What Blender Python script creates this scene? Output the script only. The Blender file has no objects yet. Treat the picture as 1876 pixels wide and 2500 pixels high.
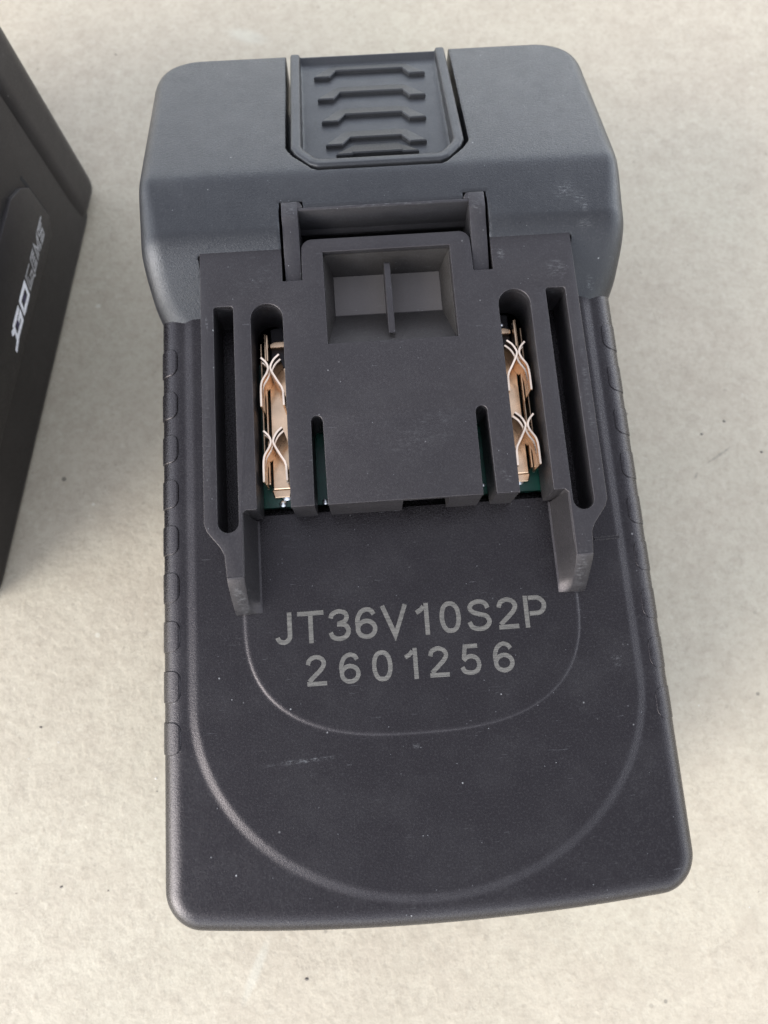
import bpy, bmesh, math, random
import numpy as np
from mathutils import Vector, Matrix
from mathutils.geometry import tessellate_polygon

C = bpy.context
SC = C.scene
MM = 0.001
HP = 62.0                      # height of the rail face of the pack above the concrete, mm
R = math.radians

# ------------------------------------------------------------------ camera
cam_d = bpy.data.cameras.new('camera')
cam = bpy.data.objects.new('camera', cam_d)
SC.collection.objects.link(cam)
cam_d.sensor_fit = 'VERTICAL'
cam_d.sensor_height = 36.0
cam_d.lens = 24.955
cam_d.clip_start = 0.005
cam_d.clip_end = 60.0
RX = Vector((0.9974506808, -0.0707408468, 0.0093740025))
RY = Vector((-0.0670405018, -0.9739695062, -0.2165386157))
RZ = Vector((0.0244481176, 0.2153581718, -0.9762290489))
M = Matrix((RX, -RY, -RZ)).transposed().to_4x4()
M.translation = Vector((-6.1823, -51.7639, 105.9366 + HP)) * MM
cam.matrix_world = M
cam_d.dof.use_dof = True
cam_d.dof.focus_distance = 0.1125
cam_d.dof.aperture_fstop = 24.0
SC.camera = cam

# ------------------------------------------------------------------ light
SUN_EL, SUN_AZ = 22.0, 208.0      # azimuth of the sun as an angle from +x, counter-clockwise
world = bpy.data.worlds.new('World')
SC.world = world
world.use_nodes = True
wn = world.node_tree.nodes
wn.clear()
w_out = wn.new('ShaderNodeOutputWorld')
w_bg = wn.new('ShaderNodeBackground')
w_sky = wn.new('ShaderNodeTexSky')
w_sky.sky_type = 'NISHITA'
w_sky.sun_disc = False
w_sky.sun_elevation = R(SUN_EL)
w_sky.sun_rotation = R(90.0 - SUN_AZ)
w_sky.air_density = 0.8
w_sky.dust_density = 0.3
w_sky.ozone_density = 1.0
w_bg.inputs['Strength'].default_value = 0.15
w_hs = wn.new('ShaderNodeHueSaturation')      # thin overcast: the sky's own gradient with paler colour
w_hs.inputs['Saturation'].default_value = 0.33
world.node_tree.links.new(w_sky.outputs[0], w_hs.inputs['Color'])
w_tint = wn.new('ShaderNodeMix')               # cool daylight white balance
w_tint.data_type = 'RGBA'
w_tint.blend_type = 'MULTIPLY'
w_tint.inputs[0].default_value = 1.0
w_tint.inputs[7].default_value = (1.0, 1.0, 1.03, 1.0)
world.node_tree.links.new(w_hs.outputs[0], w_tint.inputs[6])
world.node_tree.links.new(w_tint.outputs[2], w_bg.inputs[0])
world.node_tree.links.new(w_bg.outputs[0], w_out.inputs[0])

sun_d = bpy.data.lights.new('sun', 'SUN')
sun_d.energy = 0.85
sun_d.angle = R(36.0)
sun_d.color = (1.0, 0.99, 0.97)
sun = bpy.data.objects.new('sun', sun_d)
SC.collection.objects.link(sun)
to_sun = Vector((math.cos(R(SUN_AZ)) * math.cos(R(SUN_EL)), math.sin(R(SUN_AZ)) * math.cos(R(SUN_EL)), math.sin(R(SUN_EL))))
sun.rotation_euler = to_sun.to_track_quat('Z', 'Y').to_euler()
sun.location = to_sun * 2.0

SC.view_settings.view_transform = 'Standard'
SC.view_settings.look = 'None'
SC.view_settings.exposure = 2.5
SC.view_settings.gamma = 1.0
SC.view_settings.use_curve_mapping = False
SC.cycles.use_denoising = True
SC.cycles.max_bounces = 8


# ------------------------------------------------------------------ materials
class NT:
    def __init__(self, name):
        self.m = bpy.data.materials.new(name)
        self.m.use_nodes = True
        self.t = self.m.node_tree
        self.t.nodes.clear()
        self.out = self.n('ShaderNodeOutputMaterial')
        self.b = self.n('ShaderNodeBsdfPrincipled')
        self.l(self.b.outputs[0], self.out.inputs['Surface'])
        self.tc = self.n('ShaderNodeTexCoord')
        self.co = self.n('ShaderNodeMapping')
        self.co.inputs['Scale'].default_value = (1000, 1000, 1000)   # object coordinates in mm
        self.l(self.tc.outputs['Object'], self.co.inputs[0])

    def n(self, k, **kw):
        x = self.t.nodes.new(k)
        for a, v in kw.items():
            setattr(x, a, v)
        return x

    def l(self, a, b):
        self.t.links.new(a, b)

    def noise(self, scale, detail=3.0, rough=0.55, mapping=None, off=0.0):
        x = self.n('ShaderNodeTexNoise')
        x.inputs['Scale'].default_value = scale
        x.inputs['Detail'].default_value = detail
        x.inputs['Roughness'].default_value = rough
        src = self.co.outputs[0]
        if mapping or off:
            m = self.n('ShaderNodeMapping')
            if mapping:
                m.inputs['Scale'].default_value = mapping[0]
                m.inputs['Rotation'].default_value = mapping[1]
            m.inputs['Location'].default_value = (off, off * 1.7, off * 0.6)
            self.l(src, m.inputs[0])
            src = m.outputs[0]
        self.l(src, x.inputs['Vector'])
        return x.outputs['Fac']

    def ramp(self, fac, stops):
        r = self.n('ShaderNodeValToRGB')
        e = r.color_ramp.elements
        while len(e) < len(stops):
            e.new(0.5)
        for k, (p, c) in enumerate(stops):
            e[k].position = p
            e[k].color = (c, c, c, 1) if isinstance(c, (int, float)) else (*c, 1)
        self.l(fac, r.inputs[0])
        return r.outputs[0]

    def math(self, op, a, b=None, c=None):
        x = self.n('ShaderNodeMath', operation=op)
        for k, v in enumerate((a, b, c)):
            if v is None:
                continue
            if isinstance(v, (int, float)):
                x.inputs[k].default_value = v
            else:
                self.l(v, x.inputs[k])
        return x.outputs[0]

    def mix(self, fac, a, b, mode='MIX'):
        x = self.n('ShaderNodeMix', data_type='RGBA', blend_type=mode)
        for sock, v in ((x.inputs[0], fac), (x.inputs[6], a), (x.inputs[7], b)):
            if isinstance(v, (int, float)):
                sock.default_value = v
            elif isinstance(v, tuple):
                sock.default_value = (*v, 1)
            else:
                self.l(v, sock)
        return x.outputs[2]

    def bump(self, pairs, dist):
        prev = None
        for h, s in pairs:
            x = self.n('ShaderNodeBump')
            x.inputs['Strength'].default_value = s
            x.inputs['Distance'].default_value = dist * MM
            self.l(h, x.inputs['Height'])
            if prev:
                self.l(prev, x.inputs['Normal'])
            prev = x.outputs[0]
        self.l(prev, self.b.inputs['Normal'])

    def voro_spots(self, scale, radius, density, off=0.0):
        """sparse small spots: one candidate per cell, kept with the given probability"""
        v = self.n('ShaderNodeTexVoronoi')
        v.inputs['Scale'].default_value = scale
        src = self.co.outputs[0]
        if off:
            m = self.n('ShaderNodeMapping')
            m.inputs['Location'].default_value = (off, off * 2.1, off * 0.4)
            self.l(src, m.inputs[0])
            src = m.outputs[0]
        self.l(src, v.inputs['Vector'])
        near = self.math('LESS_THAN', v.outputs['Distance'], radius)
        s = self.n('ShaderNodeSeparateColor')
        self.l(v.outputs['Color'], s.inputs[0])
        keep = self.math('LESS_THAN', s.outputs[0], density)
        return self.math('MULTIPLY', near, keep), s.outputs[1]

    def blob(self, x, y, rx, ry, rot=0.0):
        """soft elliptical mask at a place on the object (mm)"""
        m = self.n('ShaderNodeMapping', vector_type='TEXTURE')
        m.inputs['Location'].default_value = (x, y, 0)
        m.inputs['Rotation'].default_value = (0, 0, R(rot))
        m.inputs['Scale'].default_value = (rx, ry, 1000)
        self.l(self.co.outputs[0], m.inputs[0])
        g = self.n('ShaderNodeVectorMath', operation='LENGTH')
        self.l(m.outputs[0], g.inputs[0])
        r = self.n('ShaderNodeMapRange', interpolation_type='SMOOTHSTEP')
        r.inputs[1].default_value = 0.3
        r.inputs[2].default_value = 1.0
        r.inputs[3].default_value = 1.0
        r.inputs[4].default_value = 0.0
        self.l(g.outputs[1] if len(g.outputs) > 1 else g.outputs[0], r.inputs[0])
        return r.outputs[0]


def plastic(name, base=(0.0038, 0.0032, 0.0036), rough=0.27, grain=0.34, dust=1.0, scuffs=(), ior=1.39, tint=(1.0, 0.89, 0.88)):
    k = NT(name)
    k.b.inputs['IOR'].default_value = ior
    k.b.inputs['Specular Tint'].default_value = (*tint, 1)  # default warm tint paints a warm overhead reflection into the sheen
    big = k.noise(0.035, 3, 0.6)
    col = k.mix(k.ramp(big, [(0.3, 0.0), (0.75, 1.0)]), base, tuple(c * 1.22 for c in base))
    # dull dusty film
    film = k.math('MULTIPLY', k.ramp(k.noise(0.11, 5, 0.65, off=13), [(0.46, 0.0), (0.78, 1.0)]), k.noise(2.2, 2, 0.6))
    col = k.mix(k.math('MULTIPLY', film, 0.10 * dust), col, (0.12, 0.117, 0.11))
    # mould grain: the bottoms of the fine texture hold a little grey dust
    col = k.mix(k.math('MULTIPLY', k.ramp(k.noise(3.4, 2, 0.6, off=88), [(0.50, 0.0), (0.70, 1.0)]), 0.10 * dust), col, (0.085, 0.083, 0.08))
    # specks of dust
    s1, r1 = k.voro_spots(0.55, 0.075, 0.10)
    s2, r2 = k.voro_spots(1.5, 0.12, 0.05, off=31)
    s3, r3 = k.voro_spots(0.22, 0.04, 0.14, off=77)
    col = k.mix(k.math('MULTIPLY', s1, k.math('MULTIPLY', r1, 0.75 * dust)), col, (0.24, 0.235, 0.225))
    col = k.mix(k.math('MULTIPLY', s2, k.math('MULTIPLY', r2, 0.55 * dust)), col, (0.19, 0.19, 0.19))
    col = k.mix(k.math('MULTIPLY', s3, k.math('MULTIPLY', r3, 1.0 * dust)), col, (0.30, 0.29, 0.27))
    # hair-fine scratches in two directions
    for rot, off in ((0.55, 5.0), (-0.8, 41.0)):
        sc = k.noise(1.0, 2, 0.5, mapping=((0.42, 5.0, 0.6), (0, 0, rot)), off=off)
        gate = k.ramp(k.noise(0.12, 2, 0.5, off=off + 3), [(0.56, 0.0), (0.66, 1.0)])
        line = k.math('MULTIPLY', k.ramp(sc, [(0.70, 0.0), (0.735, 1.0)]), gate)
        col = k.mix(k.math('MULTIPLY', line, 0.20 * dust), col, (0.15, 0.15, 0.15))
    # scuffs with a place of their own
    if scuffs:
        brk = k.math('MULTIPLY', k.ramp(k.noise(1.0, 5, 0.8, mapping=((1.0, 3.2, 1.0), (0, 0, 0.9)), off=9), [(0.50, 0.0), (0.72, 1.0)]), 0.55)
        for (x, y, rx, ry, rot, amt) in scuffs:
            col = k.mix(k.math('MULTIPLY', k.math('MULTIPLY', k.blob(x, y, rx, ry, rot), brk), amt), col, (0.22, 0.22, 0.215))
    k.l(col, k.b.inputs['Base Color'])
    rr = k.math('ADD', k.math('MULTIPLY', k.noise(0.3, 3, 0.6, off=20), 0.16), rough - 0.08)
    rr = k.math('ADD', rr, k.math('MULTIPLY', k.math('SUBTRACT', k.noise(3.2, 2, 0.6, off=71), 0.5), 0.35))
    k.l(rr, k.b.inputs['Roughness'])
    g1 = k.noise(2.8, 4, 0.7, off=2)
    g2 = k.noise(6.5, 2, 0.6, off=50)
    k.bump([(g1, grain), (g2, grain * 0.7)], 0.085)
    return k.m


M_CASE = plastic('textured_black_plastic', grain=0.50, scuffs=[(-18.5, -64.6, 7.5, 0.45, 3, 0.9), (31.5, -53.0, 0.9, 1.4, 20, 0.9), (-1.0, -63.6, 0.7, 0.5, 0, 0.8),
                                                   (33.5, -10.0, 2.0, 9.0, 0, 0.25)])  # dark base and low IOR stand in for a dark overhead reflection
M_HOUS = plastic('worn_black_plastic', ior=1.40, tint=(0.97, 0.98, 1.0), base=(0.0095, 0.0092, 0.0096), rough=0.36, grain=0.62,
                 scuffs=[(30.5, 24.6, 2.6, 2.2, 30, 0.75), (33.2, 22.2, 1.5, 2.6, 15, 0.85), (35.5, 11.5, 0.9, 1.4, 30, 0.9), (33.5, 18.5, 1.8, 1.0, 0, 0.5)])
M_RAIL = plastic('rail_plastic', ior=1.40, base=(0.0105, 0.0095, 0.0098), rough=0.42, grain=0.44, scuffs=[(28.0, 10.8, 2.4, 2.6, -35, 0.55), (19.0, 14.2, 0.9, 1.5, 10, 0.8), (15.8, -24.0, 1.4, 0.9, -40, 0.8),
                                                  (-22, 12, 7, 2.0, 35, 0.16), (-30.0, 4.8, 0.25, 1.5, 4, 0.9), (-30.2, -14, 0.7, 14, 0, 0.35), (30.2, -12, 0.7, 16, 0, 0.35), (-26.4, -40, 1.3, 3.0, 10, 0.6), (26.4, -39, 1.3, 3.4, 10, 0.5), (4, -16, 9, 4, 25, 0.18)])
M_HOOK = plastic('latch_plastic', ior=1.43, scuffs=[(-15.6, 23.4, 1.5, 2.0, 0, 0.55), (15.7, 22.8, 1.5, 2.4, 0, 0.5), (0, 23.7, 13, 0.4, 0, 0.6)], base=(0.011, 0.0105, 0.011), rough=0.42, grain=0.34)
M_BTN = plastic('button_plastic', ior=1.37, tint=(0.97, 0.98, 1.0), base=(0.0145, 0.0145, 0.015), rough=0.42, grain=0.24)
M_PIT = plastic('recess_plastic', ior=1.42, base=(0.013, 0.0115, 0.010), rough=0.5, grain=0.3, dust=1.3)
M_NBR = plastic('second_pack_plastic', ior=1.45, base=(0.0125, 0.0114, 0.0106), rough=0.45, grain=0.2, dust=0.9)


def simple(name, base, rough, metal=0.0, bump=None):
    k = NT(name)
    v = k.noise(0.35 if metal else 0.9, 2 if metal else 4, 0.5)
    col = k.mix(k.ramp(v, [(0.3, 0.0), (0.7, 1.0)]), tuple(c * 0.8 for c in base), tuple(min(1, c * 1.15) for c in base))
    k.l(col, k.b.inputs['Base Color'])
    k.b.inputs['Metallic'].default_value = metal
    k.l(k.math('ADD', k.math('MULTIPLY', v, 0.15), rough - 0.07), k.b.inputs['Roughness'])
    if bump:
        k.bump([(k.noise(bump[0], 3, 0.6), bump[1])], 0.1)
    return k.m


M_BRONZE = simple('tinned_bronze', (0.60, 0.42, 0.275), 0.20, 1.0)
M_BLADE = simple('spring_bronze', (0.84, 0.67, 0.52), 0.28, 1.0)
M_PCB = simple('green_solder_mask', (0.003, 0.045, 0.028), 0.35)
M_SOLDER = simple('solder', (0.78, 0.78, 0.76), 0.3, 1.0, (2.0, 0.4))


def etched():
    k = NT('laser_etched_grey')
    st = k.noise(1.0, 2, 0.5, mapping=((0.5, 9.0, 1.0), (0, 0, 0.1)))
    col = k.mix(k.ramp(st, [(0.3, 0.0), (0.7, 1.0)]), (0.038, 0.034, 0.028), (0.100, 0.091, 0.076))
    col = k.mix(k.ramp(k.noise(1.6, 3, 0.6, off=4), [(0.55, 0.0), (0.75, 0.55)]), col, (0.045, 0.042, 0.038))
    k.l(col, k.b.inputs['Base Color'])
    k.b.inputs['Roughness'].default_value = 0.75
    k.bump([(k.noise(3.0, 3, 0.6), 0.35)], 0.1)
    return k.m


M_ETCH = etched()


def concrete():
    k = NT('concrete')
    a = k.noise(0.012, 3, 0.55)
    b = k.noise(0.085, 4, 0.62, off=3)
    c = k.noise(0.30, 4, 0.62, off=8)
    d = k.noise(0.85, 4, 0.66, off=15)
    lo, mid, hi = (0.289, 0.241, 0.175), (0.355, 0.300, 0.221), (0.396, 0.342, 0.254)
    col = k.mix(k.ramp(b, [(0.32, 0.0), (0.68, 1.0)]), mid, hi)
    col = k.mix(k.ramp(a, [(0.38, 0.0), (0.66, 0.6)]), col, (0.363, 0.331, 0.243))
    col = k.mix(k.math('MULTIPLY', k.ramp(c, [(0.44, 0.0), (0.70, 1.0)]), 0.50), col, lo)
    col = k.mix(k.math('MULTIPLY', k.ramp(d, [(0.48, 0.0), (0.70, 1.0)]), 0.42), col, (0.243, 0.205, 0.145))
    col = k.mix(k.math('MULTIPLY', k.ramp(k.noise(0.45, 3, 0.6, off=66), [(0.58, 0.0), (0.72, 1.0)]), 0.45), col, (0.431, 0.381, 0.289))
    col = k.mix(k.math('MULTIPLY', k.ramp(k.noise(2.2, 3, 0.7, off=200), [(0.47, 0.0), (0.70, 1.0)]), 0.40), col, lo)
    # pits, dark grains, pale grains
    p1, q1 = k.voro_spots(0.30, 0.14, 0.24, off=7)
    p2, q2 = k.voro_spots(0.10, 0.055, 0.30, off=91)
    p3, q3 = k.voro_spots(0.05, 0.035, 0.25, off=55)
    col = k.mix(k.math('MULTIPLY', p1, k.math('MULTIPLY', q1, 0.42)), col, (0.167, 0.141, 0.102))
    col = k.mix(k.math('MULTIPLY', p2, k.math('MULTIPLY', q2, 0.9)), col, (0.111, 0.094, 0.070))
    col = k.mix(k.math('MULTIPLY', p3, 0.7), col, (0.465, 0.424, 0.335))
    # curled hairline flecks: thin contour of a distorted noise, broken up
    w = k.noise(0.42, 5, 0.7, off=120)
    lineA = k.math('LESS_THAN', k.math('ABSOLUTE', k.math('SUBTRACT', w, 0.47)), 0.012)
    gate = k.ramp(k.noise(0.22, 3, 0.6, off=140), [(0.50, 0.0), (0.62, 1.0)])
    col = k.mix(k.math('MULTIPLY', k.math('MULTIPLY', lineA, gate), 0.40), col, (0.182, 0.154, 0.112))
    # one hairline scratch on the right and two pale rubbed streaks
    brk = k.ramp(k.noise(1.2, 3, 0.7, off=31), [(0.35, 0.25), (0.6, 1.0)])
    col = k.mix(k.math('MULTIPLY', k.math('MULTIPLY', k.blob(81.9, -6.0, 5.6, 0.42, 30), brk), 0.75), col, (0.143, 0.126, 0.094))
    col = k.mix(k.math('MULTIPLY', k.math('MULTIPLY', k.blob(75.4, -10.8, 1.3, 0.5, 60), brk), 0.6), col, (0.143, 0.126, 0.094))
    col = k.mix(k.math('MULTIPLY', k.blob(-36.0, -112.0, 9.0, 1.5, 64), 0.35), col, (0.439, 0.418, 0.340))
    col = k.mix(k.math('MULTIPLY', k.blob(-31.0, 126.0, 8.0, 3.0, -20), 0.30), col, (0.439, 0.427, 0.348))
    k.l(col, k.b.inputs['Base Color'])
    k.l(k.math('ADD', k.math('MULTIPLY', d, 0.2), 0.62), k.b.inputs['Roughness'])
    k.bump([(c, 0.5), (d, 0.35)], 0.35)
    return k.m


M_CONC = concrete()


# ------------------------------------------------------------------ mesh helpers (all lengths in mm, z = 0 is the rail face)
def link(o, parent=None):
    SC.collection.objects.link(o)
    if parent is not None:
        o.parent = parent
    return o


def finish(me, angle=32.0):
    me.polygons.foreach_set('use_smooth', [True] * len(me.polygons))
    if angle:
        me.set_sharp_from_angle(angle=R(angle))
    me.update()


def new_obj(name, V, F, mat, parent=None, zoff=HP, angle=32.0):
    me = bpy.data.meshes.new(name)
    V = np.asarray(V, dtype=np.float64).copy()
    V[:, 2] += zoff
    V *= MM
    if isinstance(F, np.ndarray) and F.ndim == 2:
        n, k = F.shape
        me.vertices.add(len(V))
        me.vertices.foreach_set('co', V.astype(np.float32).ravel())
        me.loops.add(n * k)
        me.loops.foreach_set('vertex_index', F.astype(np.int32).ravel())
        me.polygons.add(n)
        me.polygons.foreach_set('loop_start', np.arange(0, n * k, k, dtype=np.int32))
        me.update(calc_edges=True)
        me.validate()
    else:
        me.from_pydata([tuple(v) for v in V], [], [tuple(int(i) for i in f) for f in F])
    finish(me, angle)
    me.materials.append(mat)
    o = bpy.data.objects.new(name, me)
    return link(o, parent)


def bm_obj(name, bm, mat, parent=None, zoff=HP, angle=32.0):
    bmesh.ops.recalc_face_normals(bm, faces=bm.faces)
    me = bpy.data.meshes.new(name)
    for v in bm.verts:
        v.co = Vector((v.co.x, v.co.y, v.co.z + zoff)) * MM
    bm.to_mesh(me)
    bm.free()
    finish(me, angle)
    me.materials.append(mat)
    return link(bpy.data.objects.new(name, me), parent)


def surface_nets(f, xs, ys, zs, refine=2):
    X = xs[:, None, None].astype(np.float32)
    Y = ys[None, :, None].astype(np.float32)
    Z = zs[None, None, :].astype(np.float32)
    v = f(X, Y, Z).astype(np.float32)
    s = v < 0
    nx, ny, nz = v.shape
    cnt = np.zeros((nx - 1, ny - 1, nz - 1), np.int8)
    for a in (0, 1):
        for b in (0, 1):
            for c in (0, 1):
                cnt += s[a:nx - 1 + a, b:ny - 1 + b, c:nz - 1 + c]
    act = (cnt > 0) & (cnt < 8)
    idx = np.argwhere(act)
    ids = np.full(act.shape, -1, np.int32)
    ids[act] = np.arange(len(idx))
    acc = np.zeros((len(idx), 3))
    num = np.zeros(len(idx))
    I, J, K = idx.T
    corners = [(a, b, c) for a in (0, 1) for b in (0, 1) for c in (0, 1)]
    for p in corners:
        for ax in range(3):
            if p[ax] == 1:
                continue
            q = list(p)
            q[ax] = 1
            v0 = v[I + p[0], J + p[1], K + p[2]]
            v1 = v[I + q[0], J + q[1], K + q[2]]
            cr = (v0 < 0) != (v1 < 0)
            t = np.where(cr, v0 / np.where(cr, v0 - v1, 1), 0)
            pos = np.stack([xs[I + p[0]], ys[J + p[1]], zs[K + p[2]]], 1)
            end = (xs, ys, zs)[ax][(I, J, K)[ax] + 1]
            pos[:, ax] = pos[:, ax] + t * (end - pos[:, ax])
            acc[cr] += pos[cr]
            num[cr] += 1
    P = acc / num[:, None]
    quads = []
    for ax in range(3):
        sl0 = [slice(None)] * 3
        sl1 = [slice(None)] * 3
        sl0[ax] = slice(0, -1)
        sl1[ax] = slice(1, None)
        a0, a1 = s[tuple(sl0)], s[tuple(sl1)]
        e = np.argwhere(a0 != a1)
        o1, o2 = [k for k in range(3) if k != ax]
        dims = act.shape
        ok = (e[:, o1] > 0) & (e[:, o2] > 0) & (e[:, o1] < dims[o1]) & (e[:, o2] < dims[o2])
        e = e[ok]
        ins = s[tuple(e.T)]

        def cell(d1, d2):
            g = e.copy()
            g[:, o1] -= d1
            g[:, o2] -= d2
            return ids[tuple(g.T)]
        q = np.stack([cell(1, 1), cell(0, 1), cell(0, 0), cell(1, 0)], 1)
        flip = ins if ax != 1 else ~ins
        q[~flip] = q[~flip][:, ::-1]
        quads.append(q)
    Q = np.concatenate(quads)
    Q = Q[(Q >= 0).all(1)]
    h = 0.02
    for _ in range(refine):
        x, y, z = P.T
        g = lambda a, b, c: f(a.astype(np.float64), b.astype(np.float64), c.astype(np.float64))
        d = g(x, y, z)
        G = np.stack([g(x + h, y, z) - g(x - h, y, z), g(x, y + h, z) - g(x, y - h, z), g(x, y, z + h) - g(x, y, z - h)], 1) / (2 * h)
        L = np.maximum((G ** 2).sum(1), 0.25)
        step = np.clip(d / L, -0.2, 0.2)
        P = P - G * step[:, None] * 0.8
    return P, Q


def sstep(t):
    t = np.clip(t, 0, 1)
    return t * t * (3 - 2 * t)


def rrect(x, y, cx, cy, hx, hy, r):
    qx = np.abs(x - cx) - (hx - r)
    qy = np.abs(y - cy) - (hy - r)
    return np.sqrt(np.maximum(qx, 0) ** 2 + np.maximum(qy, 0) ** 2) + np.minimum(np.maximum(qx, qy), 0) - r


def rounded(d2, dz, r):
    u = np.maximum(d2 + r, 0)
    w = np.maximum(dz + r, 0)
    return np.sqrt(u * u + w * w) - r + np.minimum(np.maximum(d2 + r, dz + r), 0)


def box3(x, y, z, x0, x1, y0, y1, z0, z1):
    return np.maximum(np.maximum(np.maximum(x0 - x, x - x1), np.maximum(y0 - y, y - y1)), np.maximum(z0 - z, z - z1))


def poly_sd(x, y, P):
    """signed distance to a closed polygon"""
    P = np.asarray(P, float)
    d = None
    s = None
    n = len(P)
    for i in range(n):
        a, b = P[i], P[i - 1]
        e = b - a
        wx, wy = x - a[0], y - a[1]
        t = np.clip((wx * e[0] + wy * e[1]) / (e @ e), 0, 1)
        bx, by = wx - e[0] * t, wy - e[1] * t
        dd = bx * bx + by * by
        d = dd if d is None else np.minimum(d, dd)
        c1 = y >= a[1]
        c2 = y < b[1]
        c3 = e[0] * wy > e[1] * wx
        fl = (c1 & c2 & c3) | (~c1 & ~c2 & ~c3)
        s = fl if s is None else s ^ fl
    return np.sqrt(d) * np.where(s, -1.0, 1.0)


def line_sd(x, y, P):
    P = np.asarray(P, float)
    d = None
    for a, b in zip(P[:-1], P[1:]):
        e = b - a
        wx, wy = x - a[0], y - a[1]
        t = np.clip((wx * e[0] + wy * e[1]) / (e @ e), 0, 1)
        dd = (wx - e[0] * t) ** 2 + (wy - e[1] * t) ** 2
        d = dd if d is None else np.minimum(d, dd)
    return np.sqrt(d)


def arc(cx, cy, rx, ry, a0, a1, n):
    return [(cx + rx * math.cos(R(a0 + (a1 - a0) * i / n)), cy + ry * math.sin(R(a0 + (a1 - a0) * i / n))) for i in range(n + 1)]


def zgrid(zlo, zfine, zhi, h):
    coarse = np.concatenate([[zlo - 2.0], np.linspace(zlo - 0.4, zlo + 3.0, 6), np.linspace(zlo + 3.0, zfine, 12)[1:-1]])
    return np.concatenate([coarse, np.arange(zfine, zhi, h)])


def slab(outline, holes, z0, z1, bevel, name, mat, parent):
    """extruded plate with holes and small rounded edges, from a filled 2-D curve"""
    cu = bpy.data.curves.new(name, 'CURVE')
    cu.dimensions = '2D'
    cu.fill_mode = 'BOTH'
    cu.extrude = (z1 - z0) / 2 - bevel
    cu.bevel_depth = bevel
    cu.bevel_resolution = 2
    cu.offset = -bevel
    for P in [outline] + holes:
        s = cu.splines.new('POLY')
        s.points.add(len(P) - 1)
        for p, (x, y) in zip(s.points, P):
            p.co = (x, y, 0, 1)
        s.use_cyclic_u = True
    tmp = bpy.data.objects.new(name + '_curve', cu)
    SC.collection.objects.link(tmp)
    dg = C.evaluated_depsgraph_get()
    me = bpy.data.meshes.new_from_object(tmp.evaluated_get(dg))
    bpy.data.objects.remove(tmp)
    bpy.data.curves.remove(cu)
    bm = bmesh.new()
    bm.from_mesh(me)
    bpy.data.meshes.remove(me)
    bmesh.ops.remove_doubles(bm, verts=bm.verts, dist=0.01)
    for v in bm.verts:
        v.co.z += (z0 + z1) / 2
    return bm_obj(name, bm, mat, parent, angle=28)


def prism(bm, prof, a0, a1, axis, bevel=0.0, segs=2):
    """profile (list of 2-D points) extruded along an axis: 'x' -> (y, z) profile, 'y' -> (x, z), 'z' -> (x, y)"""
    def at(p, a):
        if axis == 'x':
            return (a, p[0], p[1])
        if axis == 'y':
            return (p[0], a, p[1])
        return (p[0], p[1], a)
    A = [bm.verts.new(at(p, a0)) for p in prof]
    B = [bm.verts.new(at(p, a1)) for p in prof]
    fs = [bm.faces.new(A[::-1]), bm.faces.new(B)]
    n = len(prof)
    for i in range(n):
        fs.append(bm.faces.new((A[i], A[(i + 1) % n], B[(i + 1) % n], B[i])))
    bmesh.ops.recalc_face_normals(bm, faces=fs)
    if bevel:
        es = list({e for f in fs for e in f.edges})
        bmesh.ops.bevel(bm, geom=es, offset=bevel, segments=segs, affect='EDGES', profile=0.5, clamp_overlap=True)


def ribbon(path, hw, closed=False):
    """flat stroke along a path with butt ends and mitred corners -> (left, right) point lists"""
    P = [Vector(p) for p in path]
    n = len(P)
    Lf, Rt = [], []
    for i in range(n):
        if closed:
            a, b = P[i - 1], P[(i + 1) % n]
            d0, d1 = (P[i] - a), (b - P[i])
        else:
            d0 = P[i] - P[i - 1] if i > 0 else P[1] - P[0]
            d1 = P[i + 1] - P[i] if i < n - 1 else P[-1] - P[-2]
        d0, d1 = d0.normalized(), d1.normalized()
        t = d0 + d1
        t = t.normalized() if t.length > 1e-6 else d0
        nn = Vector((-t.y, t.x))
        k = hw / max(0.35, nn.dot(Vector((-d0.y, d0.x))))
        Lf.append(P[i] + nn * k)
        Rt.append(P[i] - nn * k)
    return Lf, Rt


def catmull(P, n=5):
    P = [Vector(p) for p in P]
    Q = [P[0] * 2 - P[1]] + P + [P[-1] * 2 - P[-2]]
    out = []
    for i in range(1, len(Q) - 2):
        p0, p1, p2, p3 = Q[i - 1:i + 3]
        for k in range(n):
            t = k / n
            out.append(0.5 * ((2 * p1) + (p2 - p0) * t + (2 * p0 - 5 * p1 + 4 * p2 - p3) * t * t + (3 * p1 - p0 - 3 * p2 + p3) * t ** 3))
    out.append(P[-1])
    return [(v.x, v.y) for v in out]


# ------------------------------------------------------------------ ground
def build_ground():
    V, F = [], []
    r = [0, 0.5, 1.5, 4, 12, 40]
    lo = -3000.0
    n = 24
    xs = np.linspace(-3000, 3000, n)
    for y in xs:
        for x in xs:
            V.append((x, y, 0.0))
    for j in range(n - 1):
        for i in range(n - 1):
            a = j * n + i
            F.append((a, a + 1, a + n + 1, a + n))
    o = new_obj('concrete_floor', V, F, M_CONC, None, zoff=0.0, angle=None)
    o['kind'] = 'structure'
    o['label'] = 'pale beige mottled concrete floor under the two packs'
    return o


build_ground()


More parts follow.
